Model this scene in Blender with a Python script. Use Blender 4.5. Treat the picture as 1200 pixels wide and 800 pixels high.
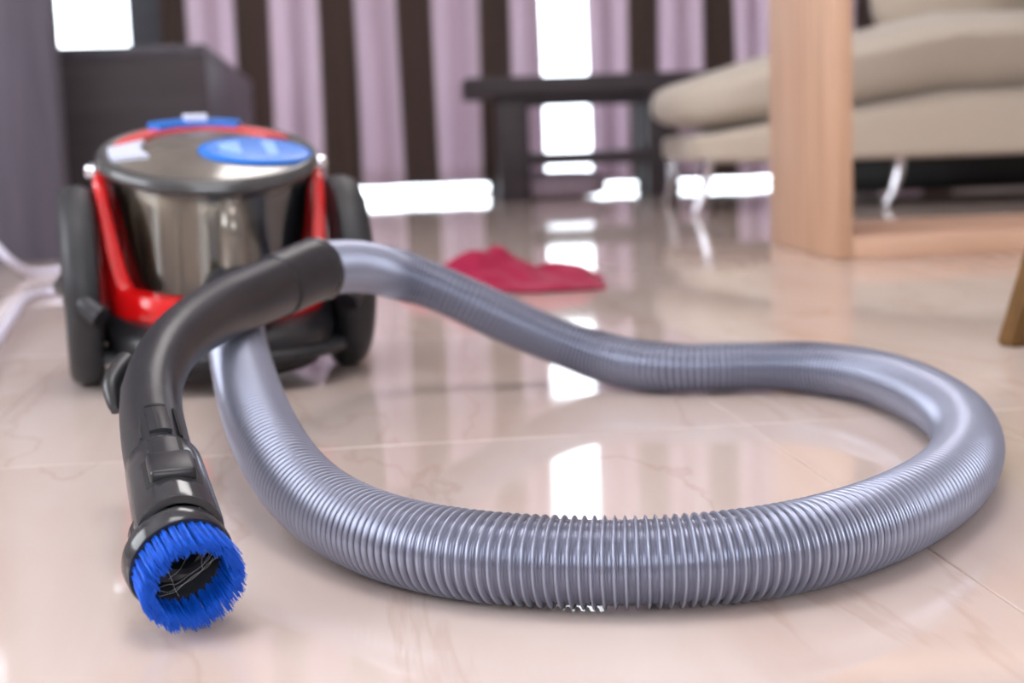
import bpy, bmesh, math, random
from mathutils import Vector, Matrix, noise
random.seed(7)
rad = math.radians
for o in list(bpy.data.objects): bpy.data.objects.remove(o, do_unlink=True)
scene = bpy.context.scene
COL = scene.collection

# ------------------------------------------------------------------ camera
F, H, ROLL = 1700.0, 0.23, rad(2.0)            # focal length in pixels of a 1200x800 frame, lens height
PITCH = math.atan(235*math.cos(ROLL)/F)
fw = Vector((0, math.cos(PITCH), -math.sin(PITCH)))
r0 = Vector((1, 0, 0)); u0 = Vector((0, math.sin(PITCH), math.cos(PITCH)))
cr = r0*math.cos(ROLL) - u0*math.sin(ROLL)
cu = r0*math.sin(ROLL) + u0*math.cos(ROLL)
CAM = Vector((0, 0, H))
cd = bpy.data.cameras.new('camera'); cam = bpy.data.objects.new('camera', cd); COL.objects.link(cam)
cam.matrix_world = Matrix(((cr.x, cu.x, -fw.x, 0), (cr.y, cu.y, -fw.y, 0), (cr.z, cu.z, -fw.z, H), (0, 0, 0, 1)))
cd.sensor_width = 36; cd.sensor_fit = 'HORIZONTAL'; cd.lens = F/1200*36
cd.clip_start = 0.02; cd.clip_end = 100
cd.dof.use_dof = True; cd.dof.focus_distance = 0.765; cd.dof.aperture_fstop = 6.6
scene.camera = cam

# ------------------------------------------------------------------ world, light, exposure
ROOM = rad(6.6)                                 # the room stands turned against the lens
w = bpy.data.worlds.new('world'); scene.world = w; w.use_nodes = True
bg = w.node_tree.nodes['Background']
bg.inputs[0].default_value = (0.90, 0.95, 1.0, 1); bg.inputs[1].default_value = 7.0

def area(name, loc, size, direction, power, color):
    l = bpy.data.lights.new(name, 'AREA'); l.shape = 'RECTANGLE'; l.size, l.size_y = size
    l.energy = power; l.color = color
    o = bpy.data.objects.new(name, l); COL.objects.link(o); o.location = loc
    o.rotation_euler = Vector(direction).to_track_quat('-Z', 'Y').to_euler()
    return o
def rm(u, v, z=0.0):                            # room coordinates -> world
    c, s = math.cos(ROOM), math.sin(ROOM)
    return Vector((u*c - v*s, u*s + v*c, z))
e1 = rm(1, 0); e2 = rm(0, 1)
area('daylight_side_window', rm(-2.66, 0.9, 1.45), (2.3, 1.5), e1 + Vector((0, 0, -.25)), 21, (0.93, 0.95, 1.0))
area('fill_rear', rm(0.3, -2.42, 1.5), (2.2, 1.5), e2 + Vector((0, 0, -.2)), 4, (0.95, 0.96, 1.0))  # added fill lamp before the unseen rear opening

vs = scene.view_settings
vs.view_transform = 'Standard'; vs.look = 'None'; vs.exposure = -0.1; vs.gamma = 1.0; vs.use_curve_mapping = False

# ------------------------------------------------------------------ pixel helpers
def ray(x, y): return fw + cr*((x-600)/F) - cu*((y-400)/F)
def at_h(x, y, h=0.0):
    d = ray(x, y); return CAM + d*((h-H)/d.z)
def at_y(x, y, Y):
    d = ray(x, y); return CAM + d*(Y/d.y)
def at_d(x, y, z): return CAM + ray(x, y)*z

# ------------------------------------------------------------------ materials
MATS = {}
def nodes(m): return m.node_tree.nodes, m.node_tree.links
def mat(name, color, rough=.5, metal=0.0, noise_scale=0, noise_amt=0.0, bump=0.0, spec=.5, coat=0.0, stretch=None, sheen=0.0):
    if name in MATS: return MATS[name]
    m = bpy.data.materials.new(name); m.use_nodes = True; N, L = nodes(m); b = N['Principled BSDF']
    b.inputs['Base Color'].default_value = (*color, 1); b.inputs['Roughness'].default_value = rough
    b.inputs['Metallic'].default_value = metal; b.inputs['Specular IOR Level'].default_value = spec
    b.inputs['Coat Weight'].default_value = coat; b.inputs['Coat Roughness'].default_value = .06
    b.inputs['Sheen Weight'].default_value = sheen
    if noise_scale:
        tc = N.new('ShaderNodeTexCoord'); mp = N.new('ShaderNodeMapping'); nz = N.new('ShaderNodeTexNoise')
        L.new(tc.outputs['Object'], mp.inputs[0]); L.new(mp.outputs[0], nz.inputs['Vector'])
        if stretch: mp.inputs['Scale'].default_value = stretch
        nz.inputs['Scale'].default_value = noise_scale; nz.inputs['Detail'].default_value = 5
        cp = N.new('ShaderNodeValToRGB'); L.new(nz.outputs['Fac'], cp.inputs[0])
        cp.color_ramp.elements[0].position = .3; cp.color_ramp.elements[1].position = .7
        cp.color_ramp.elements[0].color = (*[c*(1-noise_amt) for c in color], 1)
        cp.color_ramp.elements[1].color = (*[min(1, c*(1+noise_amt)) for c in color], 1)
        L.new(cp.outputs[0], b.inputs['Base Color'])
        if bump:
            bp = N.new('ShaderNodeBump'); bp.inputs['Strength'].default_value = bump; bp.inputs['Distance'].default_value = .002
            L.new(nz.outputs['Fac'], bp.inputs['Height']); L.new(bp.outputs[0], b.inputs['Normal'])
    MATS[name] = m; return m

def mat_glass(name, tint, rough=.02, ior=1.45, base=.04):
    """thin clear sheet: see-through with a Fresnel reflection"""
    m = bpy.data.materials.new(name); m.use_nodes = True; N, L = nodes(m); N.remove(N['Principled BSDF'])
    out = N['Material Output']; tr = N.new('ShaderNodeBsdfTransparent'); gl = N.new('ShaderNodeBsdfGlossy')
    tr.inputs[0].default_value = (*tint, 1); gl.inputs['Roughness'].default_value = rough
    fr = N.new('ShaderNodeFresnel'); fr.inputs[0].default_value = ior
    mx = N.new('ShaderNodeMath'); mx.operation = 'MAXIMUM'; mx.inputs[1].default_value = base
    L.new(fr.outputs[0], mx.inputs[0])
    ms = N.new('ShaderNodeMixShader'); L.new(mx.outputs[0], ms.inputs[0]); L.new(tr.outputs[0], ms.inputs[1]); L.new(gl.outputs[0], ms.inputs[2])
    L.new(ms.outputs[0], out.inputs[0]); MATS[name] = m; return m

def mat_tile():
    m = bpy.data.materials.new('polished_beige_tile'); m.use_nodes = True; N, L = nodes(m); b = N['Principled BSDF']
    tc = N.new('ShaderNodeTexCoord'); oi = N.new('ShaderNodeObjectInfo')
    mul = N.new('ShaderNodeVectorMath'); mul.operation = 'SCALE'; cmb = N.new('ShaderNodeCombineXYZ')
    for i in range(3): L.new(oi.outputs['Random'], cmb.inputs[i])
    L.new(cmb.outputs[0], mul.inputs[0]); mul.inputs['Scale'].default_value = 40
    add = N.new('ShaderNodeVectorMath'); L.new(tc.outputs['Object'], add.inputs[0]); L.new(mul.outputs[0], add.inputs[1])
    mp = N.new('ShaderNodeMapping'); mp.inputs['Rotation'].default_value = (0, 0, rad(-28)); mp.inputs['Scale'].default_value = (2.6, .6, 1)
    L.new(add.outputs[0], mp.inputs[0])
    n1 = N.new('ShaderNodeTexNoise'); n1.inputs['Scale'].default_value = 3.2; n1.inputs['Detail'].default_value = 6; n1.inputs['Distortion'].default_value = .8
    L.new(mp.outputs[0], n1.inputs['Vector'])
    c1 = N.new('ShaderNodeValToRGB'); L.new(n1.outputs['Fac'], c1.inputs[0])
    e = c1.color_ramp.elements
    e[0].position = .30; e[0].color = (.60, .475, .42, 1); e[1].position = .72; e[1].color = (.68, .58, .54, 1)
    n2 = N.new('ShaderNodeTexNoise'); n2.inputs['Scale'].default_value = 2.2; n2.inputs['Detail'].default_value = 7; n2.inputs['Distortion'].default_value = .5
    L.new(mp.outputs[0], n2.inputs['Vector'])
    sb = N.new('ShaderNodeMath'); sb.operation = 'SUBTRACT'; sb.inputs[1].default_value = .5; L.new(n2.outputs['Fac'], sb.inputs[0])
    ab = N.new('ShaderNodeMath'); ab.operation = 'ABSOLUTE'; L.new(sb.outputs[0], ab.inputs[0])
    c2 = N.new('ShaderNodeValToRGB'); L.new(ab.outputs[0], c2.inputs[0])
    c2.color_ramp.elements[0].position = 0; c2.color_ramp.elements[0].color = (.28, .28, .28, 1)
    c2.color_ramp.elements[1].position = .012; c2.color_ramp.elements[1].color = (0, 0, 0, 1)
    mx = N.new('ShaderNodeMix'); mx.data_type = 'RGBA'; L.new(c2.outputs[0], mx.inputs[0]); L.new(c1.outputs[0], mx.inputs[6])
    mx.inputs[7].default_value = (.46, .30, .22, 1)
    L.new(mx.outputs[2], b.inputs['Base Color'])
    b.inputs['Roughness'].default_value = .045; b.inputs['IOR'].default_value = 1.52
    MATS['tile'] = m; return m

def mat_wood(name, c_lo, c_hi, rough=.45, axis=2, scale=9.0):
    m = bpy.data.materials.new(name); m.use_nodes = True; N, L = nodes(m); b = N['Principled BSDF']
    tc = N.new('ShaderNodeTexCoord'); mp = N.new('ShaderNodeMapping'); s = [scale]*3; s[axis] = scale*.06
    mp.inputs['Scale'].default_value = s; L.new(tc.outputs['Object'], mp.inputs[0])
    nz = N.new('ShaderNodeTexNoise'); nz.inputs['Scale'].default_value = 4; nz.inputs['Detail'].default_value = 8; nz.inputs['Distortion'].default_value = .4
    L.new(mp.outputs[0], nz.inputs['Vector']); cp = N.new('ShaderNodeValToRGB'); L.new(nz.outputs['Fac'], cp.inputs[0])
    cp.color_ramp.elements[0].position = .32; cp.color_ramp.elements[0].color = (*c_lo, 1)
    cp.color_ramp.elements[1].position = .68; cp.color_ramp.elements[1].color = (*c_hi, 1)
    L.new(cp.outputs[0], b.inputs['Base Color']); b.inputs['Roughness'].default_value = rough
    MATS[name] = m; return m

def mat_curtain():
    m = bpy.data.materials.new('striped_curtain_fabric'); m.use_nodes = True; N, L = nodes(m); b = N['Principled BSDF']
    uv = N.new('ShaderNodeUVMap'); sp = N.new('ShaderNodeSeparateXYZ'); L.new(uv.outputs[0], sp.inputs[0])
    cp = N.new('ShaderNodeValToRGB'); cp.color_ramp.interpolation = 'LINEAR'
    fr = N.new('ShaderNodeMath'); fr.operation = 'FRACT'; L.new(sp.outputs[0], fr.inputs[0]); L.new(fr.outputs[0], cp.inputs[0])
    lo = (.115, .078, .066, 1); hi = (.82, .71, .79, 1); md = (.68, .56, .64, 1)
    el = cp.color_ramp.elements; el[0].position = 0; el[0].color = lo; el[1].position = .40; el[1].color = lo
    for p_, c in ((.43, hi), (.60, hi), (.63, md), (.80, md), (.83, hi), (.97, hi), (1.0, lo)):
        q = el.new(p_); q.color = c
    wv = N.new('ShaderNodeTexNoise'); wv.inputs['Scale'].default_value = 180
    bp = N.new('ShaderNodeBump'); bp.inputs['Strength'].default_value = .15; L.new(wv.outputs['Fac'], bp.inputs['Height']); L.new(bp.outputs[0], b.inputs['Normal'])
    L.new(cp.outputs[0], b.inputs['Base Color']); b.inputs['Roughness'].default_value = .85; b.inputs['Sheen Weight'].default_value = .2
    tl = N.new('ShaderNodeBsdfTranslucent'); L.new(cp.outputs[0], tl.inputs[0])
    ms = N.new('ShaderNodeMixShader'); ms.inputs[0].default_value = .30
    L.new(b.outputs[0], ms.inputs[1]); L.new(tl.outputs[0], ms.inputs[2]); L.new(ms.outputs[0], N['Material Output'].inputs[0])
    return m

def mat_emit(name, color, strength):
    m = bpy.data.materials.new(name); m.use_nodes = True; b = m.node_tree.nodes['Principled BSDF']
    b.inputs['Base Color'].default_value = (.9, .9, .9, 1)
    b.inputs['Emission Color'].default_value = (*color, 1); b.inputs['Emission Strength'].default_value = strength
    return m

M_TILE = mat_tile()
M_GROUT = mat('cream_grout', (.60, .48, .39), .8, noise_scale=60, noise_amt=.1)
M_WALL = mat('warm_white_paint', (.66, .60, .585), .8, noise_scale=5, noise_amt=.03)
M_CEIL = mat('white_ceiling_paint', (.82, .80, .80), .9, noise_scale=4, noise_amt=.02)
M_FRAME = mat('dark_aluminium', (.05, .055, .07), .4, noise_scale=30, noise_amt=.1)
M_PANE = mat_glass('window_glass', (.97, .98, 1.0), .0)
M_CURT = mat_curtain()
M_DARKW = mat_wood('dark_stained_wood', (.036, .027, .034), (.054, .041, .050), .55, 0, 6)
M_DARKV = mat_wood('dark_stained_wood_upright', (.060, .053, .075), (.090, .077, .106), .4, 2, 6)
M_OAK = mat_wood('pale_oak', (.50, .295, .185), (.66, .42, .285), .5, 2, 9)
M_OAKH = mat_wood('pale_oak_lengthwise', (.56, .34, .23), (.70, .45, .32), .5, 0, 9)
M_TEAK = mat_wood('teak_brown', (.095, .042, .006), (.14, .064, .010), .5, 2, 20)
M_SOFA = mat('beige_woven_fabric', (.56, .49, .41), .95, noise_scale=300, noise_amt=.16, bump=.4, sheen=.3)
M_SOFAB = mat('cream_fabric', (.55, .47, .385), .9, noise_scale=250, noise_amt=.08, bump=.25, sheen=.3)
M_OLIVE = mat('olive_fabric', (.28, .24, .10), .95, noise_scale=200, noise_amt=.15, bump=.3)
M_MAUVE = mat('mauve_fabric', (.46, .36, .44), .95, noise_scale=80, noise_amt=.15, bump=.3)
M_CHROME = mat('chrome', (.80, .80, .86), .12, 1.0, noise_scale=40, noise_amt=.04)
M_CLOTH = mat('crimson_microfibre', (.30, .005, .045), .95, noise_scale=220, noise_amt=.22, bump=.5, sheen=.1)
M_CORD = mat('white_rubber', (.70, .68, .82), .45, noise_scale=50, noise_amt=.04)
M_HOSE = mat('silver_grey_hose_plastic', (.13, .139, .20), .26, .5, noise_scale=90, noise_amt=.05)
def two_tone(m):                                # colours the ridges paler than the web between them, for contrast
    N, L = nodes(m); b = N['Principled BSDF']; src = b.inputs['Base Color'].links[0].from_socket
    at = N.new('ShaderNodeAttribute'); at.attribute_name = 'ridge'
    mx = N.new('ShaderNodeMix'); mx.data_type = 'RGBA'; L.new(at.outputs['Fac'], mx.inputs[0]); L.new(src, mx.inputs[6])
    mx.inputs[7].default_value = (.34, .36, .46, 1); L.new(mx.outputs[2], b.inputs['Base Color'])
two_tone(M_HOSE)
M_BLACK = mat('black_plastic', (.016, .016, .019), .33, noise_scale=70, noise_amt=.15)
M_HANDLE = mat('charcoal_plastic', (.015, .015, .020), .36, noise_scale=160, noise_amt=.12, bump=.04)
M_GLOSSB = mat('glossy_black_plastic', (.028, .029, .034), .16, noise_scale=60, noise_amt=.1)
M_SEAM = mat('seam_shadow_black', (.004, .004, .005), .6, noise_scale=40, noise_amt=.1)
M_TYRE = mat('grey_black_tyre', (.020, .021, .025), .5, noise_scale=60, noise_amt=.15)
M_RED = mat('glossy_red_plastic', (.72, .006, .008), .16, noise_scale=30, noise_amt=.05, coat=.6)
M_BLUE = mat('bright_blue_plastic', (.008, .17, .66), .25, noise_scale=30, noise_amt=.08)
M_SKYBL = mat('pale_blue_plastic', (.20, .42, .78), .25, noise_scale=30, noise_amt=.08)
M_WHITEP = mat('white_plastic', (.62, .66, .82), .3, noise_scale=30, noise_amt=.04)
M_PINK = mat('salmon_red_plastic', (.66, .075, .075), .25, noise_scale=30, noise_amt=.1)
M_LID = mat('smoked_grey_plastic', (.20, .175, .15), .12, .35, noise_scale=14, noise_amt=.25)
M_RIM = mat('dark_grey_rim', (.075, .075, .078), .2, .2, noise_scale=30, noise_amt=.1)
M_CYC = mat('brown_grey_filter', (.36, .31, .25), .35, .5, noise_scale=20, noise_amt=.2, stretch=(1, 1, .15))
M_NAVY = mat('navy_filter', (.045, .055, .085), .3, .3, noise_scale=20, noise_amt=.15)
M_BIN = mat_glass('smoked_clear_bin', (.72, .70, .66), .04, 1.5, .14)
M_BRIS = mat('cobalt_blue_bristle', (.003, .135, .80), .5, noise_scale=200, noise_amt=.25)
M_HAIR = mat('pale_lint', (.42, .42, .40), .8, noise_scale=300, noise_amt=.3)
M_LAMP = mat_emit('lamp_diffuser', (1.0, .96, .95), 8.2)

# ------------------------------------------------------------------ mesh helpers
def link(name, me, m, parent=None, smooth=True, angle=40):
    if smooth:
        me.shade_smooth()
        if angle: me.set_sharp_from_angle(angle=rad(angle))
    me.materials.clear(); me.materials.append(m)
    o = bpy.data.objects.new(name, me); COL.objects.link(o)
    if parent: o.parent = parent
    return o
def from_bm(name, bm, m, parent=None, smooth=True, angle=40):
    bmesh.ops.recalc_face_normals(bm, faces=bm.faces)
    me = bpy.data.meshes.new(name); bm.to_mesh(me); bm.free()
    return link(name, me, m, parent, smooth, angle)
def from_py(name, V, Fc, m, parent=None, smooth=True, angle=40, fix=True):
    bm = bmesh.new(); vs_ = [bm.verts.new(v) for v in V]
    for f in Fc:
        try: bm.faces.new([vs_[i] for i in f])
        except ValueError: pass
    if not fix:
        me = bpy.data.meshes.new(name); bm.to_mesh(me); bm.free(); return link(name, me, m, parent, smooth, angle)
    return from_bm(name, bm, m, parent, smooth, angle)
def tag(o, label=None, cat=None, group=None, kind=None):
    if label: o['label'] = label
    if cat: o['category'] = cat
    if group: o['group'] = group
    if kind: o['kind'] = kind
    return o
def empty(name, loc, rz=0.0):
    o = bpy.data.objects.new(name, None); COL.objects.link(o); o.location = loc; o.rotation_euler = (0, 0, rz); o.empty_display_size = .05
    return o
def box_bm(c, s, bev=0.0, seg=2, bm=None):
    b = bm or bmesh.new()
    g = bmesh.ops.create_cube(b, size=1.0)['verts']
    for v in g: v.co = Vector((c[0]+v.co.x*s[0], c[1]+v.co.y*s[1], c[2]+v.co.z*s[2]))
    if bev:
        es = list({e for v in g for e in v.link_edges})
        bmesh.ops.bevel(b, geom=es, offset=bev, segments=seg, affect='EDGES', profile=.5)
    return b
def box(name, c, s, m, parent=None, bev=.002, seg=2): return from_bm(name, box_bm(c, s, bev, seg), m, parent)
def lathe(prof, seg=48, M=None, closed=False):
    """prof: list of (r, z) -> verts, faces round z; ends on the axis are closed"""
    V, Fc, rings = [], [], []
    for r_, z in prof:
        if r_ < 1e-6: rings.append([len(V)]); V.append(Vector((0, 0, z)))
        else:
            rings.append(list(range(len(V), len(V)+seg)))
            V += [Vector((r_*math.cos(2*math.pi*k/seg), r_*math.sin(2*math.pi*k/seg), z)) for k in range(seg)]
    idx = list(range(len(rings)-1)); pairs = [(i, i+1) for i in idx] + ([(len(rings)-1, 0)] if closed else [])
    for i, j in pairs:
        A, B = rings[i], rings[j]
        for k in range(seg):
            a0 = A[k % len(A)]; a1 = A[(k+1) % len(A)]; b0 = B[k % len(B)]; b1 = B[(k+1) % len(B)]
            f = [a0, a1, b1, b0]; f = list(dict.fromkeys(f))
            if len(f) >= 3: Fc.append(f)
    if M is not None: V = [M @ v for v in V]
    return V, Fc
def catmull(P, n=12):
    P = [Vector(p) for p in P]; out = []
    Q = [P[0]*2-P[1]] + P + [P[-1]*2-P[-2]]
    for i in range(1, len(Q)-2):
        p0, p1, p2, p3 = Q[i-1:i+3]
        for k in range(n):
            t = k/n; out.append(.5*((2*p1)+(p2-p0)*t+(2*p0-5*p1+4*p2-p3)*t*t+(3*p1-p0-3*p2+p3)*t**3))
    out.append(P[-1]); return out
def resample(P, step):
    L = [0]
    for i in range(1, len(P)): L.append(L[-1]+(P[i]-P[i-1]).length)
    n = max(2, int(L[-1]/step)); out = []; j = 0
    for k in range(n+1):
        s = L[-1]*k/n
        while j < len(P)-2 and L[j+1] < s: j += 1
        d = L[j+1]-L[j]; out.append(P[j].lerp(P[j+1], (s-L[j])/d if d else 0))
    return out, L[-1]
def smooth_path(P, it=3, keep=True):
    for _ in range(it):
        Q = P[:]
        for i in range(1, len(P)-1): Q[i] = (P[i-1]+P[i]*2+P[i+1])/4
        P = Q
    return P
def frames(P, up=Vector((0, 0, 1))):
    T = [(P[min(i+1, len(P)-1)]-P[max(i-1, 0)]).normalized() for i in range(len(P))]
    n = (up-T[0]*up.dot(T[0])).normalized(); out = []
    for t in T:
        n = (n-t*n.dot(t)).normalized(); out.append((t, n, t.cross(n)))
    return out
def tube(P, R, seg=24, cap=True, up=Vector((0, 0, 1)), prof=None):
    """R: radius or list; prof(i,k,phi)-> radius factor"""
    fr = frames(P, up); V, Fc = [], []
    for i, p_ in enumerate(P):
        t, n, b = fr[i]; r_ = R[i] if isinstance(R, (list, tuple)) else R
        for k in range(seg):
            a = 2*math.pi*k/seg; q = r_*(prof(i, k, a) if prof else 1)
            V.append(p_+n*(q*math.cos(a))+b*(q*math.sin(a)))
    for i in range(len(P)-1):
        for k in range(seg):
            k2 = (k+1) % seg; Fc.append([i*seg+k, i*seg+k2, (i+1)*seg+k2, (i+1)*seg+k])
    if cap:
        Fc.append(list(range(seg))[::-1]); Fc.append([(len(P)-1)*seg+k for k in range(seg)])
    return V, Fc
def pillow(c, s, n=5.0, cuts=10, fn=None):
    """soft rounded box: a cube pushed onto a superellipsoid, s = half sizes"""
    bm = bmesh.new(); bmesh.ops.create_cube(bm, size=2.0)
    bmesh.ops.subdivide_edges(bm, edges=bm.edges[:], cuts=cuts, use_grid_fill=True)
    for v in bm.verts:
        x, y, z = v.co; mx = max(abs(x), abs(y), abs(z)); q = (abs(x)**n+abs(y)**n+abs(z)**n)**(1/n)
        p_ = v.co*(mx/q); p_ = Vector((p_.x*s[0], p_.y*s[1], p_.z*s[2]))
        if fn: p_ = fn(p_, v.co)
        v.co = p_+Vector(c)
    return bm
def copy_tree(o, parent=None):
    c = o.copy(); COL.objects.link(c); c.parent = parent
    for ch in list(o.children): copy_tree(ch, c)
    return c

# ------------------------------------------------------------------ the room
U0, U1, V0, V1, CEIL = -2.75, 3.6, -2.6, 6.45, 2.65
def room_obj(o): o.rotation_euler = (0, 0, ROOM); return o
bm = box_bm(((U0+U1)/2, (V0+V1)/2, -.0515), (U1-U0+.3, V1-V0+.3, .10))
floor = room_obj(from_bm('floor', bm, M_GROUT, smooth=False)); tag(floor, kind='structure', label='polished beige marble tile floor')
TS = .625; GU, GV = .313, 1.105
tme = None
u = GU - math.ceil((GU-U0)/TS)*TS
while u < U1:
    v = GV - math.ceil((GV-V0)/TS)*TS
    while v < V1:
        a0, a1 = max(u, U0), min(u+TS, U1); b0, b1 = max(v, V0), min(v+TS, V1)
        full = (a1-a0 > TS-1e-6) and (b1-b0 > TS-1e-6)
        if full and tme is not None: t = bpy.data.objects.new('floor_tile', tme); COL.objects.link(t)
        elif a1-a0 > .01 and b1-b0 > .01:
            t = from_bm('floor_tile', box_bm((0, 0, -.005), (a1-a0-.0007, b1-b0-.0007, .01), .0006, 1), M_TILE, None, False)
            if full: tme = t.data
        else: v += TS; continue
        t.parent = floor; t.location = ((a0+a1)/2, (b0+b1)/2, 0)
        v += TS
    u += TS
bm = box_bm(((U0+U1)/2, (V0+V1)/2, CEIL+.05), (U1-U0+.3, V1-V0+.3, .1))
tag(room_obj(from_bm('ceiling', bm, M_CEIL, smooth=False)), kind='structure', label='plain white painted ceiling')
def wall(name, pieces, label):
    bm = bmesh.new()
    for (a0, a1, b0, b1, z0, z1) in pieces: box_bm(((a0+a1)/2, (b0+b1)/2, (z0+z1)/2), (a1-a0, b1-b0, z1-z0), 0, 1, bm)
    return tag(room_obj(from_bm(name, bm, M_WALL, smooth=False)), kind='structure', label=label)
WA, WB, WZ = -2.50, 2.60, 2.25                 # the glazed door in the back wall
wall('wall_back', [(U0-.15, WA, V1, V1+.15, 0, CEIL), (WB, U1+.15, V1, V1+.15, 0, CEIL), (WA, WB, V1, V1+.15, WZ, CEIL)], 'back wall around the wide glazed door')
wall('wall_left', [(U0-.15, U0, V0, -.4, 0, CEIL), (U0-.15, U0, 2.2, V1, 0, CEIL), (U0-.15, U0, -.4, 2.2, 0, .65), (U0-.15, U0, -.4, 2.2, 2.25, CEIL)], 'plain painted side wall with a window opening')
wall('wall_right', [(U1, U1+.15, V0, V1, 0, CEIL)], 'plain painted wall beyond the sofa')
wall('wall_front', [(U0-.15, -.9, V0-.15, V0, 0, CEIL), (1.5, U1+.15, V0-.15, V0, 0, CEIL), (-.9, 1.5, V0-.15, V0, 0, .7), (-.9, 1.5, V0-.15, V0, 2.3, CEIL)], 'plain painted wall behind the viewer with a window opening')
# glazed sliding door
w1 = tag(empty('window_1', (0, 0, 0), ROOM), kind='structure', label='wide glazed sliding door with dark metal frame')
yb = V1+.06
for z in (.005, WZ-.03): box('window_rail', ((WA+WB)/2, yb, z), (WB-WA, .06, .01 if z < 1 else .06), M_FRAME, w1, .003)
posts = [WA+.025, -.775, .70, WB-.025]
for x in posts: box('window_stile', (x, yb, WZ/2), (0.16 if x == -.775 else .05, .06, WZ), M_FRAME, w1, .003)
for a, b in zip(posts[:-1], posts[1:]):
    box('window_transom', ((a+b)/2, yb, 1.0), (b-a-.05, .045, .11), M_FRAME, w1, .003)
    box('window_pane', ((a+b)/2, yb, .49), (b-a-.04, .006, .93), M_PANE, w1, 0)
    box('window_pane', ((a+b)/2, yb, 1.63), (b-a-.04, .006, 1.16), M_PANE, w1, 0)

bl = tag(empty('blocker_blind', (0, 0, 0), ROOM), 'cream roller blind drawn down over the door\'s uncurtained end bay', 'blind')  # added blind keeps the bright upper pane out of the floor reflection
box('blind_fabric', (-1.67, V1-.012, 1.60), (1.62, .003, 1.26), M_WALL, bl, 0)
box('bottom_bar', (-1.67, V1-.012, .965), (1.62, .014, .02), M_WHITEP, bl, .003)
vv, ff = tube([Vector((-2.50, V1-.035, 2.265)), Vector((-.85, V1-.035, 2.265))], .028, 20); from_py('roller', vv, ff, M_WHITEP, bl)
# curtains
def curtain(name, ua, ub, label, seed, phase, z0):
    rs = random.Random(seed); n = int((ub-ua)*90); rows = 26; V, Fc, U = [], [], []
    z1 = CEIL-.003; s = 0; prev = None
    for j in range(n+1):
        x = ua+(ub-ua)*j/n
        ph = x*2*math.pi/.235+.8*math.sin(x*3.1+seed)
        y = .040*math.sin(ph)+.014*math.sin(ph*.47+seed)
        if prev is not None: s += math.hypot(x-prev[0], y-prev[1])
        prev = (x, y)
        for i in range(rows+1):
            t = i/rows; g = 1-.35*t
            V.append((x+.006*math.sin(6*t+ph*.3), V1-.11+y*g+.004*math.sin(9*t+ph), z0+(z1-z0)*t)); U.append(s)
    for j in range(n):
        for i in range(rows):
            a = j*(rows+1)+i; Fc.append([a, a+rows+1, a+rows+2, a+1])
    me = bpy.data.meshes.new(name); me.from_pydata(V, [], Fc); uvl = me.uv_layers.new(name='UVMap')
    for lp in me.loops: uvl.data[lp.index].uv = (U[lp.vertex_index]/.42+phase, V[lp.vertex_index][2])
    root = tag(empty(name, (0, 0, 0), ROOM), label, 'curtain', 'striped curtains over the glazed door')
    o = link('fabric', me, M_CURT, root, True, 0)
    md = o.modifiers.new('thick', 'SOLIDIFY'); md.thickness = .002
    return root
g0 = at_y(634, 60, 6.38); g1 = at_y(689, 60, 6.40); lft = at_y(186, 60, 6.15)
ug0 = g0.dot(e1); ug1 = g1.dot(e1); ulf = lft.dot(e1)
curtain('curtain', ulf, ug0, 'brown and mauve striped curtain hanging between media console and bright gap', 3, .05, .052)
curtain('curtain', ug1, 2.75, 'brown and mauve striped curtain hanging behind dark side table and sofa', 8, .45, .034)
# ceiling lights
for uu, vv_, lb in ((.05, .95, 'square white ceiling panel light above the looped hose'), (.3, 3.9, 'square white ceiling panel light above the beige sofa')):
    c = rm(uu, vv_, CEIL)
    r_ = tag(empty('ceiling_light', c, ROOM), lb, 'ceiling light', 'panel lights in the ceiling')
    box('frame', (0, 0, -.012), (1.06, 1.06, .024), M_WHITEP, r_, .004)
    box('diffuser', (0, 0, -.026), (1.0, 1.0, .006), M_LAMP, r_, .001)

# ------------------------------------------------------------------ background furniture
# tall cabinet at the left
pc = at_h(80, 306); pl = at_h(10, 306)
tc = tag(empty('tall_cabinet', (pc.x, pc.y, 0), rad(1)), 'tall dark purple-brown wooden cabinet with a broad upright stile', 'cabinet')
wst = (pc-pl).length
box('stile', (-wst/2, .03, 1.0), (wst, .06, 2.0), M_DARKV, tc, .004)
box('body', (-.525, .26, 1.0), (.73, .40, 1.98), M_DARKW, tc, .004)
box('door', (-wst-.32, .045, 1.02), (.63, .02, 1.86), M_DARKW, tc, .003)
box('plinth', (-wst-.32, .055, .04), (.63, .03, .08), M_DARKW, tc, .002)
box('handle', (-wst-.06, .03, 1.0), (.012, .02, .2), M_CHROME, tc, .003)
# long low console running back to the curtains
c1 = at_y(240, 51, 3.9); hcon = c1.z
uc = c1.dot(e1); vc = c1.dot(e2)
con = tag(empty('media_console', rm(uc-.4, vc, 0), ROOM), 'long low dark wooden console with an open side shelf', 'console')
LC = 2.2
box('end_panel', (0, .02, (hcon-.03)/2), (.8, .04, hcon-.03), M_DARKW, con, .003)
box('end_panel', (0, LC-.02, (hcon-.03)/2), (.8, .04, hcon-.03), M_DARKW, con, .003)
box('top', (0, LC/2, hcon-.015), (.8, LC, .03), M_DARKV, con, .004)
box('apron', (.385, LC/2, hcon-.115), (.03, LC-.08, .17), M_DARKV, con, .003)
box('back_panel', (-.385, LC/2, (hcon-.03)/2), (.02, LC-.08, hcon-.03), M_DARKW, con, .002)
box('shelf', (0, LC/2, .11), (.76, LC-.08, .03), M_DARKW, con, .003)
box('divider', (0, LC/2, .22), (.7, .03, .19), M_DARKW, con, .002)
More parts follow.
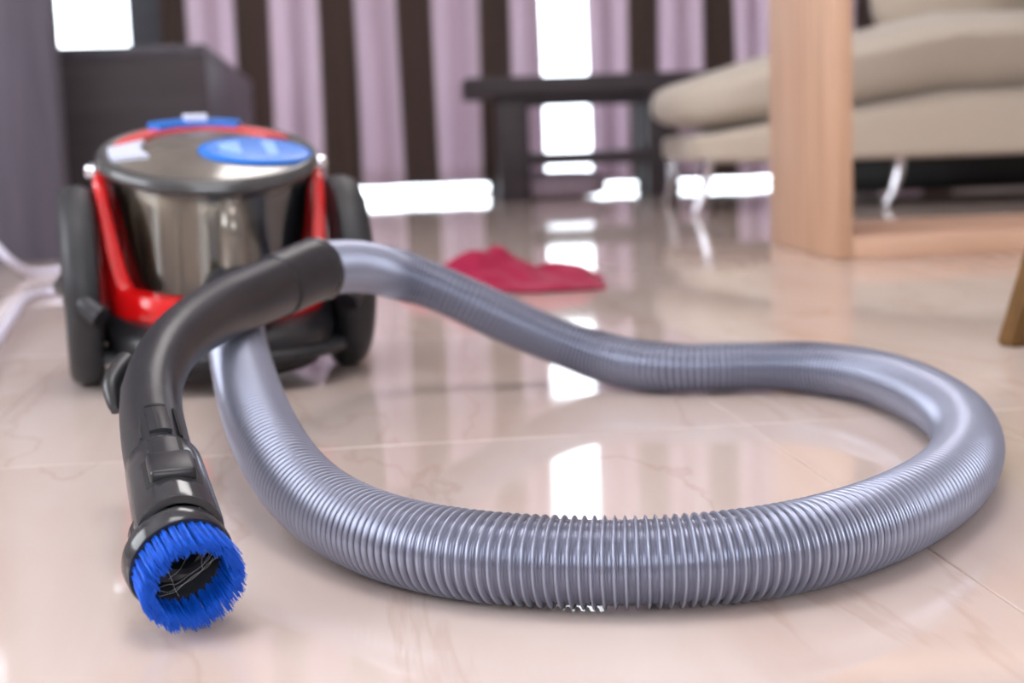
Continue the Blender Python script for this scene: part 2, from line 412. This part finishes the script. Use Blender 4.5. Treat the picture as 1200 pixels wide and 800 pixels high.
# dark side table before the curtain
ta = at_y(541, 104, 5.62); tl = at_h(592, 233)
ht = .47
tb = tag(empty('side_table', (.36, 5.80, 0), rad(3.5)), 'dark wooden side table with a lower shelf before the striped curtain', 'table')
x0 = ta.x-.36
TW = .62-x0
box('table_top', ((x0+.62)/2, 0, ht-.0375), (TW, .46, .075), M_DARKW, tb, .006)
box('lower_shelf', ((x0+.62)/2+.02, 0, .155), (TW-.28, .40, .05), M_DARKW, tb, .004)
for sx in (x0+.18, .235):
    for sy in (-.17, .17):
        box('leg', (sx, sy, (ht-.075)/2), (.12 if sy < 0 else .09, .07, ht-.075), M_DARKW, tb, .004)
box('apron', ((x0+.62)/2+.04, -.17, ht-.095), (TW-.36, .025, .04), M_DARKW, tb, .002)

fth = pillow((0, 0, .053), (.19, .13, .053), 4, 10)
ftw = from_bm('folded_throw', fth, M_MAUVE, None, True, 0); ftw.location = (.20, 5.80, 0); ftw.rotation_euler = (0, 0, rad(5))
tag(ftw, 'folded pale mauve throw on the floor under the dark side table', 'throw')
# sofa
sf = tag(empty('sofa', (.50, 4.15, 0), rad(1)), 'beige fabric sofa on slim chrome legs with open chaise end', 'sofa')
SL = 2.3
def rise(x): return min(1, max(0, x-.10)/.70)
def base_fn(p_, c):
    if c.z > 0: p_.z += .10*rise(p_.x+SL/2)*(p_.z/.047)
    return p_
from_bm('base', pillow((SL/2+.01, .47, .187), (SL/2-.03, .45, .047), 9, 14, base_fn), M_SOFAB, sf, True, 0)
def seat_fn(p_, c):
    xx = p_.x+SL/2                                      # 0 at the open end
    k = rise(xx); t = p_.z/.112
    p_.z += .11*k+.02*k*t
    p_.y += .10*k*max(0, .4-t)*(1 if c.y < 0 else 0) - .02*k*max(0, t)*(1 if c.y < 0 else 0)
    p_.z += .006*noise.noise(p_*6)
    return p_
from_bm('seat_cushion', pillow((SL/2-.02, .45, .322), (SL/2+.0, .49, .112), 3.2, 22, seat_fn), M_SOFA, sf, True, 0)
from_bm('backrest', pillow((SL/2+.42, .90, .52), (SL/2-.42, .14, .36), 4.5, 14), M_SOFAB, sf, True, 0)
from_bm('back_cushion', pillow((1.15, .70, .68), (.42, .11, .20), 3.2, 12), M_SOFAB, sf, True, 0)
from_bm('back_cushion', pillow((1.98, .70, .68), (.40, .11, .20), 3.2, 12), M_SOFAB, sf, True, 0)
box('rear_plinth', (1.40, .93, .11), (1.65, .05, .20), M_BLACK, sf, .003)
def sofa_leg(x, y, dx, dy):
    P = catmull([(x, y, .155), (x+dx*.15, y+dy*.15, .10), (x+dx*.55, y+dy*.55, .045), (x+dx, y+dy, .006)], 6)
    vv, ff = tube(P, [.020-.010*i/(len(P)-1) for i in range(len(P))], 12); o = from_py('leg', vv, ff, M_CHROME, sf)
    return o
for (x, y, dx, dy) in ((.085, .06, -.045, -.01), (.66, .12, -.05, -.01), (1.55, .10, .03, -.01), (2.2, .06, .03, -.01), (.09, .86, -.03, .02), (2.2, .86, .03, .02)):
    sofa_leg(x, y, dx, dy)
from_bm('throw_pillow', pillow((0, 0, 0), (.20, .07, .19), 2.6, 12), M_OLIVE, None, True, 0)
tp = bpy.data.objects['throw_pillow']; tag(tp, 'olive throw pillow leaning on the beige sofa back', 'pillow')
tp.location = (1.72, 4.53, .775); tp.rotation_euler = (rad(-14), rad(8), rad(3))

# oak frame console: wide planks set as an open rectangle
fa = at_h(978, 305); fb = at_h(903, 285); fdir = (fb-fa).normalized()
ofr = tag(empty('oak_console', (fa.x, fa.y, 0), math.atan2(fdir.y, fdir.x)-rad(90)), 'pale oak console of wide planks forming an open rectangular frame', 'console table')
PT, PD, OW, OH = .034, .45, 1.15, .74
box('upright', (PT/2, PD/2, OH/2), (PT, PD, OH-.002), M_OAK, ofr, .0025)
box('upright', (OW-PT/2, PD/2, OH/2), (PT, PD, OH-.002), M_OAK, ofr, .0025)
box('bottom_board', (OW/2, PD/2, .0205), (OW-2*PT, PD, .041), M_OAKH, ofr, .0025)
box('top_board', (OW/2, PD/2, OH+.0195), (OW, PD, .041), M_OAKH, ofr, .0025)

# teak stool, one splayed leg in view
sc = Vector((.775, 1.60, 0)); ft = at_h(1177, 408)
off = Vector((ft.x+.017-sc.x, ft.y+.017-sc.y, 0)); ang = math.atan2(off.y, off.x); fr_ = off.length
st = tag(empty('stool', sc, ang), 'brown teak stool with splayed tapering leg on the tile floor', 'stool')
SH = .45
def stool_leg(k):
    bm = bmesh.new(); V = []
    for (t, wd) in ((0, .030), (1, .046)):
        rr = fr_+(.10-fr_)*t; z = t*(SH-.03)
        for (a, b) in ((-1, -1), (1, -1), (1, 1), (-1, 1)): V.append(bm.verts.new((rr+a*wd/2, b*wd/2, z)))
    for f in ((3, 2, 1, 0), (4, 5, 6, 7), (0, 1, 5, 4), (1, 2, 6, 5), (2, 3, 7, 6), (3, 0, 4, 7)): bm.faces.new([V[i] for i in f])
    bmesh.ops.bevel(bm, geom=bm.edges[:], offset=.004, segments=2, affect='EDGES')
    bmesh.ops.rotate(bm, verts=bm.verts, cent=(0, 0, 0), matrix=Matrix.Rotation(k*math.pi/2, 3, 'Z'))
    return from_bm('leg', bm, M_TEAK, st)
for k in range(4): stool_leg(k)
vv, ff = lathe([(0, SH-.03), (.165, SH-.03), (.175, SH-.024), (.178, SH-.012), (.172, SH-.002), (.16, SH+.001), (0, SH-.004)], 48); from_py('seat', vv, ff, M_TEAK, st)
for k in range(2):
    q = Matrix.Rotation(k*math.pi/2, 3, 'Z'); rr = fr_+(.10-fr_)*.45
    vv, ff = tube([q @ Vector((rr, 0, .19+.025*k)), q @ Vector((-rr, 0, .19+.025*k))], .010, 12); from_py('stretcher', vv, ff, M_TEAK, st)

# crimson cloth on the floor
cl = empty('cleaning_cloth', at_h(590, 338)); tag(cl, 'crumpled crimson cleaning cloth lying on the tiles behind the hose', 'cloth')
NX, NY = 72, 40; V, Fc = [], []
for i in range(NX+1):
    for j in range(NY+1):
        s, t = i/NX*2-1, j/NY*2-1
        edge = max(0, 1-max(abs(s), abs(t))**6)
        x = .158*s+.014*noise.noise((s*2, t*2, 1)); y = .085*t*(1+.25*math.sin(s*3))+.05*s*.3+.014*noise.noise((s*2.3, t*2, 5))
        h = .036*math.exp(-((s+.22+.2*t)/.40)**2)*math.exp(-(t/.7)**2)
        h += .022*math.exp(-((t+.15-.3*s)/.33)**2)*(1 if abs(s) < .9 else .8) + .012*abs(math.sin(s*5+t*3+1.3))
        h += .010*noise.noise((s*4, t*4, 2))
        h = max(.001, h)*(.12+.88*edge**.7)
        V.append((x, y, h+.0012))
for i in range(NX):
    for j in range(NY):
        a = i*(NY+1)+j; Fc.append([a, a+NY+1, a+NY+2, a+1])
o = from_py('fabric', V, Fc, M_CLOTH, cl, True, 0); md = o.modifiers.new('thick', 'SOLIDIFY'); md.thickness = .0025; md.offset = 1
# white cord on the floor at the left
CP = [at_d(-75, 218, 2.8), at_d(-40, 252, 2.79), at_d(-12, 281, 2.785), at_d(12, 305, 2.78)] + [at_h(x, y, .0075) for x, y in ((38, 319), (80, 316), (125, 318), (160, 326), (150, 338), (100, 341), (55, 342), (30, 350), (14, 372), (-4, 400), (-30, 440))]
P, _ = resample(catmull(CP, 10), .012)
vv, ff = tube(P, .0072, 12); cdo = from_py('power_cord', vv, ff, M_CORD); tag(cdo, 'thick white cord curling over the floor beside the tall cabinet', 'cord')

# ------------------------------------------------------------------ the vacuum cleaner
VL = Vector((-.305, 1.50, 0)); VY = rad(17)
vac = empty('vacuum_cleaner', VL, VY)
tag(vac, 'red and black canister vacuum cleaner with silver corrugated hose and blue brush', 'vacuum cleaner')
VM = Matrix.Translation(VL) @ Matrix.Rotation(VY, 4, 'Z'); VI = VM.inverted()
def loc(P): return [VI @ p_ for p_ in P]
# chassis: stacked superellipse sections (z, half width, front y, rear y)
def loft(secs, n=3.0, seg=64):
    V, Fc = [], []
    for (z, a, yf, yr) in secs:
        cy, b = (yf+yr)/2, (yr-yf)/2
        for k in range(seg):
            t = 2*math.pi*k/seg; c, s = math.cos(t), math.sin(t)
            V.append((a*math.copysign(abs(c)**(2/n), c), cy+b*math.copysign(abs(s)**(2/n), s), z))
    for i in range(len(secs)-1):
        for k in range(seg): k2 = (k+1) % seg; Fc.append([i*seg+k, i*seg+k2, (i+1)*seg+k2, (i+1)*seg+k])
    Fc.append(list(range(seg))); Fc.append([(len(secs)-1)*seg+k for k in range(seg)])
    return V, Fc
vv, ff = loft([(.016, .085, -.115, .14), (.020, .098, -.130, .155), (.040, .113, -.146, .168), (.062, .118, -.150, .175), (.080, .117, -.146, .178), (.092, .110, -.136, .176)], 2.6)
vv = [(x, y, z*(.62+.38*min(1, max(0, (y+.15)/.20)))) for x, y, z in vv]
ch = from_py('chassis', vv, ff, M_BLACK, vac)
vv, ff = loft([(.080, .108, .12, .175), (.15, .108, .11, .172), (.20, .10, .10, .165), (.225, .085, .10, .155), (.232, .06, .105, .14)], 3)
from_py('motor_housing', vv, ff, M_BLACK, vac)
vv, ff = loft([(.028, .115, -.148, .05), (.031, .1205, -.153, .05), (.036, .1205, -.153, .05), (.039, .118, -.150, .05)], 2.6)
from_py('bumper', vv, ff, M_TYRE, vac)
# front castor
vv, ff = lathe([(0, -.012), (.015, -.012), (.018, -.008), (.018, .008), (.015, .012), (0, .012)], 24, Matrix.Translation((0, -.085, .018)) @ Matrix.Rotation(rad(90), 4, 'Y'))
from_py('castor', vv, ff, M_TYRE, vac)
# wheels
for s in (-1, 1):
    T = Matrix.Translation((s*.134, .0, .1005)) @ Matrix.Rotation(rad(90)*s, 4, 'Y')
    vv, ff = lathe([(.030, -.018), (.088, -.018), (.097, -.014), (.1005, -.006), (.1005, .006), (.097, .013), (.090, .017), (.080, .017), (.076, .011), (.030, .011)], 64, T, True)
    wh = from_py('wheel', vv, ff, M_TYRE, vac)
    vv, ff = lathe([(0, .020), (.026, .018), (.034, .012), (.034, -.012), (0, -.012)], 40, T); from_py('wheel_hub', vv, ff, M_GLOSSB, wh)
    for k in range(6):
        a = k*math.pi/3
        bm = box_bm((.055, 0, .010), (.052, .014, .008), .002, 1)
        bmesh.ops.transform(bm, verts=bm.verts, matrix=T @ Matrix.Rotation(a, 4, 'Z')); from_bm('spoke', bm, M_GLOSSB, wh)
    # fender arm joining wheel and chassis
    vv, ff = tube(catmull([(s*.118, -.105, .078), (s*.137, -.085, .095), (s*.146, -.04, .105), (s*.150, .0, .1)], 8), .011, 14)
    from_py('wheel_arm', vv, ff, M_HANDLE, vac)
# reclined dust bin
TILT = rad(16)
# floor and lid of the bin slope to the front, its side walls lean only a little
AX = rad(4)
BM = Matrix(((1, 0, 0, 0), (0, math.cos(TILT), -math.sin(AX), .004), (0, math.sin(TILT), math.cos(AX), .088), (0, 0, 0, 1)))
BH, BR = .134, .1075
vv, ff = lathe([(0, .0), (.098, .0), (.102, .004), (.104, .03), (BR-.003, BH-.02), (BR, BH-.004)], 96, BM)
bn = from_py('dust_bin', vv, ff, M_BIN, vac)
vv, ff = lathe([(0, .006), (.078, .006), (.080, .012), (.084, BH-.03), (.080, BH-.018), (0, BH-.016)], 72, BM)
cy = from_py('cyclone', vv, ff, M_CYC, bn)
for k in range(18):                               # ribs of the cyclone grille
    a = 2*math.pi*k/18
    bm = box_bm((.0835, 0, BH*.45), (.006, .009, BH*.66), .002, 1)
    bmesh.ops.transform(bm, verts=bm.verts, matrix=BM @ Matrix.Rotation(a, 4, 'Z')); from_bm('cyclone_rib', bm, M_CYC, bn)
V, Fc = [], []                                      # navy filter block at the right front
for i in range(13):
    a = rad(-66+66*i/12)
    for (r_, z) in ((.090, .012), (.094, .012), (.098, BH-.014), (.094, BH-.014)): V.append(BM @ Vector((r_*math.cos(a), r_*math.sin(a), z)))
for i in range(12):
    for k in range(4): Fc.append([i*4+k, i*4+(k+1) % 4, (i+1)*4+(k+1) % 4, (i+1)*4+k])
Fc += [[0, 1, 2, 3], [48, 49, 50, 51]]
tag(from_py('filter_block', V, Fc, M_NAVY, bn), 'dark navy filter seen through the bin')
# bin grip on the front
gp = [BM @ Vector((0.008, -BR+.004, BH-.016)), BM @ Vector((.008, -BR-.012, BH-.020)), BM @ Vector((.008, -BR-.018, BH-.034)), BM @ Vector((.008, -BR-.012, BH-.075)), BM @ Vector((.008, -BR-.002, BH-.105))]
vv, ff = tube(catmull(gp, 8), [.010+.004*min(1, i/16) for i in range(33)], 20); tag(from_py('bin_grip', vv, ff, M_LID, bn), 'smoky clear moulded grip')
vv, ff = lathe([(0, .006), (.008, .005), (.010, .0), (.008, -.004), (0, -.005)], 24, BM @ Matrix.Translation((.008, -BR-.012, BH-.016)) @ Matrix.Rotation(rad(60), 4, 'X'))
from_py('grip_button', vv, ff, M_CHROME, bn)
# red cradle: bottom ring with two side pillars
V, Fc = [], []; nA = 72
for i in range(nA+1):
    a = rad(180+180*i/nA); side = abs(math.cos(a)); up = max(0, (side-.80)/.20)
    zt = .030+up**1.5*.095; zb = -.004+up**2.2*.010
    th = .0; ro = .1165+.006*(1-up); ri = .1055
    for (r_, z) in ((ri, zb), (ro-.002, zb-.002), (ro, zb+.004), (ro+.001*(1-up), (zb+zt)/2), (ro-.001, zt-.004), (ro-.004, zt), (ri, zt)):
        V.append(BM @ Vector((r_*math.cos(a), r_*math.sin(a), z)))
for i in range(nA):
    for k in range(7): Fc.append([i*7+k, i*7+(k+1) % 7, (i+1)*7+(k+1) % 7, (i+1)*7+k])
Fc += [list(range(7)), [nA*7+k for k in range(7)]]
rc = tag(from_py('cradle', V, Fc, M_RED, vac), 'glossy red cradle round the bin')
for s in (-1, 1):
    # pillar body reaching behind the ring ends
    V2, F2 = [], []
    for (z, a0, a1, ro) in ((.0, -16, 18, .1215), (.03, -15, 16, .1205), (.07, -9, 12, .1175), (.11, -5, 9, .1145), (BH-.006, -3, 7, .1125)):
        for (aa, r_) in ((a0, .1045), (a0, ro), ((a0+a1)/2, ro+.0015), (a1, ro), (a1, .1045)):
            t = rad(aa); V2.append(BM @ Vector((s*r_*math.cos(t), r_*math.sin(t), z)))
    for i in range(4):
        for k in range(5): F2.append([i*5+k, i*5+(k+1) % 5, (i+1)*5+(k+1) % 5, (i+1)*5+k])
    F2 += [list(range(5)), [20+k for k in range(5)]]
    from_py('cradle_pillar', V2, F2, M_RED, rc)
    vv, ff = lathe([(0, .008), (.007, .006), (.009, 0), (.007, -.006), (0, -.008)], 20, BM @ Matrix.Translation((s*.1145, .004, BH-.008)))
    from_py('pillar_cap', vv, ff, M_CHROME, rc)
# lid
LZ = BH-.004
vv, ff = lathe([(0, LZ), (BR+.001, LZ), (BR+.004, LZ+.003), (BR+.004, LZ+.009), (BR+.001, LZ+.013), (BR-.005, LZ+.014), (BR-.008, LZ+.0125), (0, LZ+.0125)], 96, BM)
lid = tag(from_py('lid', vv, ff, M_RIM, vac), 'round smoked lid with red and blue inlays')
DZ = LZ+.0125
def dome(r): return DZ+.006*(1-(r/(BR-.008))**2)
vv, ff = lathe([(BR-.008, DZ)]+[((BR-.008)*(1-i/10), dome((BR-.008)*(1-i/10))) for i in range(1, 10)]+[(0, dome(0))], 72, BM)
from_py('lid_dome', vv, ff, M_LID, lid)
def inlay(name, pts_in, pts_out, hgt, m):  # thin raised colour shapes following the lid surface
    V, Fc = [], []
    for (a, b) in zip(pts_in, pts_out):
        for (q, hh) in ((a, -.001), (a, hgt), (b, hgt), (b, -.001)):
            x, y = q[0]*BR, q[1]*BR; r_ = min(math.hypot(x, y), BR); V.append(BM @ Vector((x, y, max(DZ, dome(r_))+hh)))
    n = len(pts_in)
    for i in range(n-1):
        for k in range(4): Fc.append([i*4+k, i*4+(k+1) % 4, (i+1)*4+(k+1) % 4, (i+1)*4+k])
    Fc += [[0, 1, 2, 3], [(n-1)*4+k for k in range(4)]]
    return from_py(name, V, Fc, m, lid)
def arc(r_, a0, a1, n=28, sy=1.0): return [(r_*math.cos(rad(a0+(a1-a0)*i/n)), sy*r_*math.sin(rad(a0+(a1-a0)*i/n))) for i in range(n+1)]
inlay('red_band', arc(.66, 24, 168), arc(.88, 22, 174), .003, M_PINK)
inlay('white_band', arc(.62, 155, 205), arc(.92, 172, 196), .0035, M_WHITEP)
inlay('blue_grip', arc(.74, 62, 122), arc(.99, 64, 120), .007, M_BLUE)
inlay('silver_latch', arc(.80, 84, 98, 8), arc(1.02, 84, 98, 8), .011, M_WHITEP)
ovc = (.42, -.22)
V, Fc = [], []; n = 48
for ring, (ra, rb, hh) in enumerate(((.53, .38, -.002), (.53, .38, .003), (.50, .35, .0045), (.46, .31, .0045))):
    for k in range(n):
        t = 2*math.pi*k/n; x, y = (ovc[0]+ra*math.cos(t))*BR, (ovc[1]+rb*math.sin(t))*BR
        q = math.hypot(x, y); lim = BR-.002
        if q > lim: x, y = x*lim/q, y*lim/q
        V.append(BM @ Vector((x, y, max(DZ, dome(min(q, BR-.008)))+hh)))
for i in range(3):
    for k in range(n): Fc.append([i*n+k, i*n+(k+1) % n, (i+1)*n+(k+1) % n, (i+1)*n+k])
Fc.append([3*n+k for k in range(n)]); from_py('blue_oval', V, Fc, M_BLUE, lid)
inlay('oval_mark', [(.08, -.12), (.20, -.05), (.28, -.03)], [(.08, -.32), (.20, -.40), (.28, -.42)], .0052, M_SKYBL)
inlay('oval_mark', [(.50, .0), (.56, -.01), (.62, -.02)], [(.50, -.45), (.56, -.44), (.62, -.42)], .0052, M_SKYBL)

# hose: centreline read off the photograph, each point with its height above the floor
HP = [(-.259, 1.372, .089)]
HPX = [(279, 405, .074), (296, 474, .058), (321, 531, .042), (356, 578, .030), (395, 606, .0245), (449, 630, .0235), (534, 650, .0235), (622, 658, .0235),
       (715, 660, .0235), (795, 659, .0235), (890, 650, .0235), (971, 632, .0235), (1042, 607, .0235), (1094, 579, .0235), (1126, 549, .0235), (1135, 517, .0235), (1119, 487, .0235), (1081, 462, .0235),
       (1032, 443, .0235), (966, 431, .0235), (890, 428, .0235), (795, 432, .0235), (747, 428, .024), (700, 417, .028), (640, 396, .046), (585, 371, .068), (540, 349, .088), (495, 329, .104), (450, 316, .117), (408, 311, .127)]
HPTS = [Vector(q) for q in HP] + [at_h(*q) for q in HPX]
CUFF = at_d(370, 316, 1.21); HPTS.append(CUFF)
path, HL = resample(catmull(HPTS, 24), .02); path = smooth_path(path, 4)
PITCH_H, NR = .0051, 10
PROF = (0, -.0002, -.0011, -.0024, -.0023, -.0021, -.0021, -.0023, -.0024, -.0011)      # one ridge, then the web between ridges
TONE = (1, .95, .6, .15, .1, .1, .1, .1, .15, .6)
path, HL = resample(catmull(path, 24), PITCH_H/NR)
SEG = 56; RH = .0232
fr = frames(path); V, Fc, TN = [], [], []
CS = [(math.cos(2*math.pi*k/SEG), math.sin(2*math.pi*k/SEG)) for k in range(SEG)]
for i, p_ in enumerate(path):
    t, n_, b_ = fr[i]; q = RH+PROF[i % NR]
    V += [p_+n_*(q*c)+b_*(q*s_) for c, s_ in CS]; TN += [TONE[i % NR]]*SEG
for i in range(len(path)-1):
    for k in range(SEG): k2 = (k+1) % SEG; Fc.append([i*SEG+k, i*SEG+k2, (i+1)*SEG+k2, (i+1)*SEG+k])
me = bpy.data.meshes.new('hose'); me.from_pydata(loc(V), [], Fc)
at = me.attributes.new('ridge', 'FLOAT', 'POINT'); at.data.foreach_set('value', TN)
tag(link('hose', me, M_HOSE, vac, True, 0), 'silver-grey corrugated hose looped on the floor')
# inlet collar
d0 = (path[12]-path[0]).normalized(); q0 = path[0]
nk = [VM @ Vector((0, -.10, .035)), VM @ Vector((0, -.118, .06)), q0-d0*.022, q0-d0*.010]
vv, ff = tube(catmull(nk, 6), .031, 28); from_py('inlet_neck', loc(vv), ff, M_BLACK, vac)
vv, ff = tube([q0-d0*.03, q0-d0*.012, q0-d0*.010, q0+d0*.006, q0+d0*.012], [.034, .034, .030, .029, .026], 32); from_py('hose_inlet', loc(vv), ff, M_HANDLE, vac)

# handle: bent pipe from the hose cuff to the brush
GP = [(372, 315.5, 1.212, .0262), (352, 323, 1.192, .0262), (325, 335, 1.16, .0258), (322, 336.5, 1.156, .0242), (290, 350, 1.11, .0232), (255, 366, 1.06, .0222), (222, 387, 1.00, .0203), (195, 415, .945, .0186), (180, 450, .90, .0182), (177, 480, .865, .0184), (181, 512, .828, .0188), (188, 545, .795, .0190), (197, 580, .762, .0185)]
G = [at_d(x, y, z) for x, y, z, r_ in GP]; GR = [q[3] for q in GP]
gp = catmull(G, 10); gr = []
for i in range(len(GR)-1): gr += [GR[i]+(GR[i+1]-GR[i])*k/10 for k in range(10)]
gr.append(GR[-1])
vv, ff = tube(gp, gr, 40, True); hd = tag(from_py('handle', loc(vv), ff, M_HANDLE, vac, True, 55), 'bent charcoal plastic handle pipe')
cdir = (gp[0]-gp[6]).normalized()
vv, ff = tube([gp[0]-cdir*.004, gp[0]-cdir*.001, gp[0]+cdir*.001, gp[0]+cdir*.003], [.0262, .0272, .0272, .0235], 40); from_py('cuff_lip', loc(vv), ff, M_GLOSSB, hd)
# wand axis near the brush
A = at_d(178, 492, .852); B = at_d(206, 604, .735); wd = (B-A).normalized()
tocam = (CAM-B); upv = (Vector((0, 0, 1))-wd*wd.z).normalized(); sdv = wd.cross(upv)      # sdv: to the picture's right or left
if sdv.dot(cr) < 0: sdv = -sdv
WM = Matrix(((sdv.x, upv.x, wd.x, A.x), (sdv.y, upv.y, wd.y, A.y), (sdv.z, upv.z, wd.z, A.z), (0, 0, 0, 1)))   # local: x right, y up, z towards the brush
LW = (B-A).length
def wl(V): return loc([WM @ Vector(v) for v in V])
# slider panel with seam lines on the pipe's upper face
def strip(name, x0, x1, z0, z1, rr, lift, m, parent, n=8, off=(0, 0)):
    V, Fc = [], []
    for j in range(2):
        z = z0+(z1-z0)*j
        for i in range(n+1):
            x = x0+(x1-x0)*i/n; y = math.sqrt(max(1e-8, rr*rr-x*x))
            for l in (-.002, lift): V.append((x+off[0], y+l+off[1], z))
    w_ = (n+1)*2
    for i in range(n):
        a = i*2; Fc += [[a+1, a+3, a+3+w_, a+1+w_], [a, a+2, a+2+w_, a+w_], [a, a+1, a+3, a+2], [a+w_, a+1+w_, a+3+w_, a+2+w_]]
    Fc += [[0, 1, 1+w_, w_], [n*2, n*2+1, n*2+1+w_, n*2+w_]]
    return from_py(name, wl(V), Fc, m, parent)
ZO = .040
strip('slider', -.0062, .0062, ZO-.012, ZO+.022, .0188, .0012, M_GLOSSB, hd)
strip('slider_notch', -.0060, .0060, ZO-.0165, ZO-.0140, .0188, .0010, M_SEAM, hd)
for x in (-.0108, .0108): strip('seam', x-.0008, x+.0008, ZO-.016, ZO+.024, .0186, .0007, M_SEAM, hd, 2)
# trigger lug behind the bend
tg = [at_d(150, 425, .945), at_d(138, 438, .935), at_d(131, 452, .925), at_d(133, 470, .918), at_d(137, 482, .915)]
vv, ff = tube(catmull(tg, 6), [.0085-.005*i/24 for i in range(25)], 14); from_py('trigger', loc(vv), ff, M_BLACK, hd)
# glossy adaptor sleeve, with latch button
S0 = LW*.28+.034; S1 = S0+.083
vv, ff = lathe([(.0185, S0), (.0200, S0+.0005), (.0208, S0+.003), (.0212, S0+.02), (.0220, S1-.004), (.0215, S1), (.018, S1+.001)], 48); bru = from_py('dusting_brush', wl(vv), ff, M_GLOSSB, vac)
tag(bru, 'round dusting brush with cobalt blue bristles')
strip('latch_recess', -.0088, .0088, S0+.006, S0+.036, .0211, .0004, M_SEAM, bru)
strip('latch_tongue', -.0064, .0064, S0+.009, S0+.038, .0212, .0012, M_HANDLE, bru)
strip('latch_recess', -.0138, .0138, S0+.030, S0+.063, .0216, .0004, M_SEAM, bru)
bm = box_bm((0, .0205, S0+.047), (.0235, .0095, .027), .0028, 3)
bmesh.ops.transform(bm, verts=bm.verts, matrix=VI @ WM); from_bm('latch_button', bm, M_HANDLE, bru)
# brush head: tilted ring
RT = rad(15)                                        # the mouth looks a little further down than the pipe
BC = at_d(206, 650, .712)
bz = (wd*math.cos(RT) - (upv*.55 - sdv*.83)*math.sin(RT)).normalized(); bx = (sdv-bz*sdv.dot(bz)).normalized(); by = bz.cross(bx)
if by.z < 0: bx, by = bx, -by
RM = Matrix(((bx.x, by.x, bz.x, BC.x), (bx.y, by.y, bz.y, BC.y), (bx.z, by.z, bz.z, BC.z), (0, 0, 0, 1))) @ Matrix.Scale(.94, 4)
def rl(V): return loc([RM @ Vector(v) for v in V])
vv, ff = lathe([(.0190, -.014), (.0222, -.012), (.0226, -.004), (.0278, -.003), (.0285, -.001), (.0285, .008), (.0278, .0095), (.0205, .0095), (.0200, .0085), (.0195, -.004), (.0165, -.006), (.0160, -.024), (.018, -.024)], 64, None, True)
from_py('brush_rim', rl(vv), ff, M_GLOSSB, bru)
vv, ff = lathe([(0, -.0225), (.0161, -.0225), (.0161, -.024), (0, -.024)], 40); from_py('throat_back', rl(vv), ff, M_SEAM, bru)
def tuft_mesh(seed, L, n=46, rr=.0017):
    rs = random.Random(seed); V, Fc = [], []
    for q in range(n):
        a = rs.random()*2*math.pi; r_ = rr*math.sqrt(rs.random()); x, y = r_*math.cos(a), r_*math.sin(a)
        sp = 1.25+rs.random()*.35; l = L*(.88+.14*rs.random()); tx, ty = x*sp+rs.gauss(0, .0004), y*sp+rs.gauss(0, .0004)
        rad_ = .00024; b0 = len(V)
        for (cx, cy, cz, r2) in ((x, y, -.001, rad_), ((x+tx)/2, (y+ty)/2, l*.5, rad_), (tx, ty, l, rad_*.7)):
            for k in range(3): t = k*2.094+a; V.append((cx+r2*math.cos(t), cy+r2*math.sin(t), cz))
        for i in range(2):
            for k in range(3): Fc.append([b0+i*3+k, b0+i*3+(k+1) % 3, b0+i*3+3+(k+1) % 3, b0+i*3+3+k])
        Fc.append([b0+6, b0+7, b0+8])
    me = bpy.data.meshes.new('bristle_tuft'); me.from_pydata(V, [], Fc); me.shade_smooth(); me.materials.append(M_BRIS); return me
TM = [tuft_mesh(k, .0225) for k in range(4)]
for (R_, cnt, splay) in ((.0247, 32, .03), (.0222, 28, .0)):
    for k in range(cnt):
        a = 2*math.pi*(k+.5*(R_ < .022))/cnt
        t = bpy.data.objects.new('bristle_tuft', TM[k % 4]); COL.objects.link(t); t.parent = bru
        m4 = Matrix.Translation((R_*math.cos(a), R_*math.sin(a), .0092)) @ Matrix.Rotation(a, 4, 'Z') @ Matrix.Rotation(splay+random.gauss(0, .03), 4, 'Y') @ Matrix.Rotation(random.gauss(0, .03), 4, 'X')
        t.matrix_local = VI @ RM @ m4
# lint caught in the mouth
rs = random.Random(5)
for k in range(9):
    a0 = rs.uniform(0, 6.28); a1 = a0+rs.uniform(1.2, 2.6); z = rs.uniform(-.004, .012); P = []
    for i in range(7):
        t = i/6; x = .0185*((1-t)*math.cos(a0)+t*math.cos(a1)); y = .0185*((1-t)*math.sin(a0)+t*math.sin(a1))
        P.append(Vector((x+rs.gauss(0, .0012), y+rs.gauss(0, .0012), z+.004*math.sin(3*t)+rs.gauss(0, .0006))))
    vv, ff = tube(catmull(P, 5), .00011, 5); from_py('lint_hair', rl(vv), ff, M_HAIR, bru)
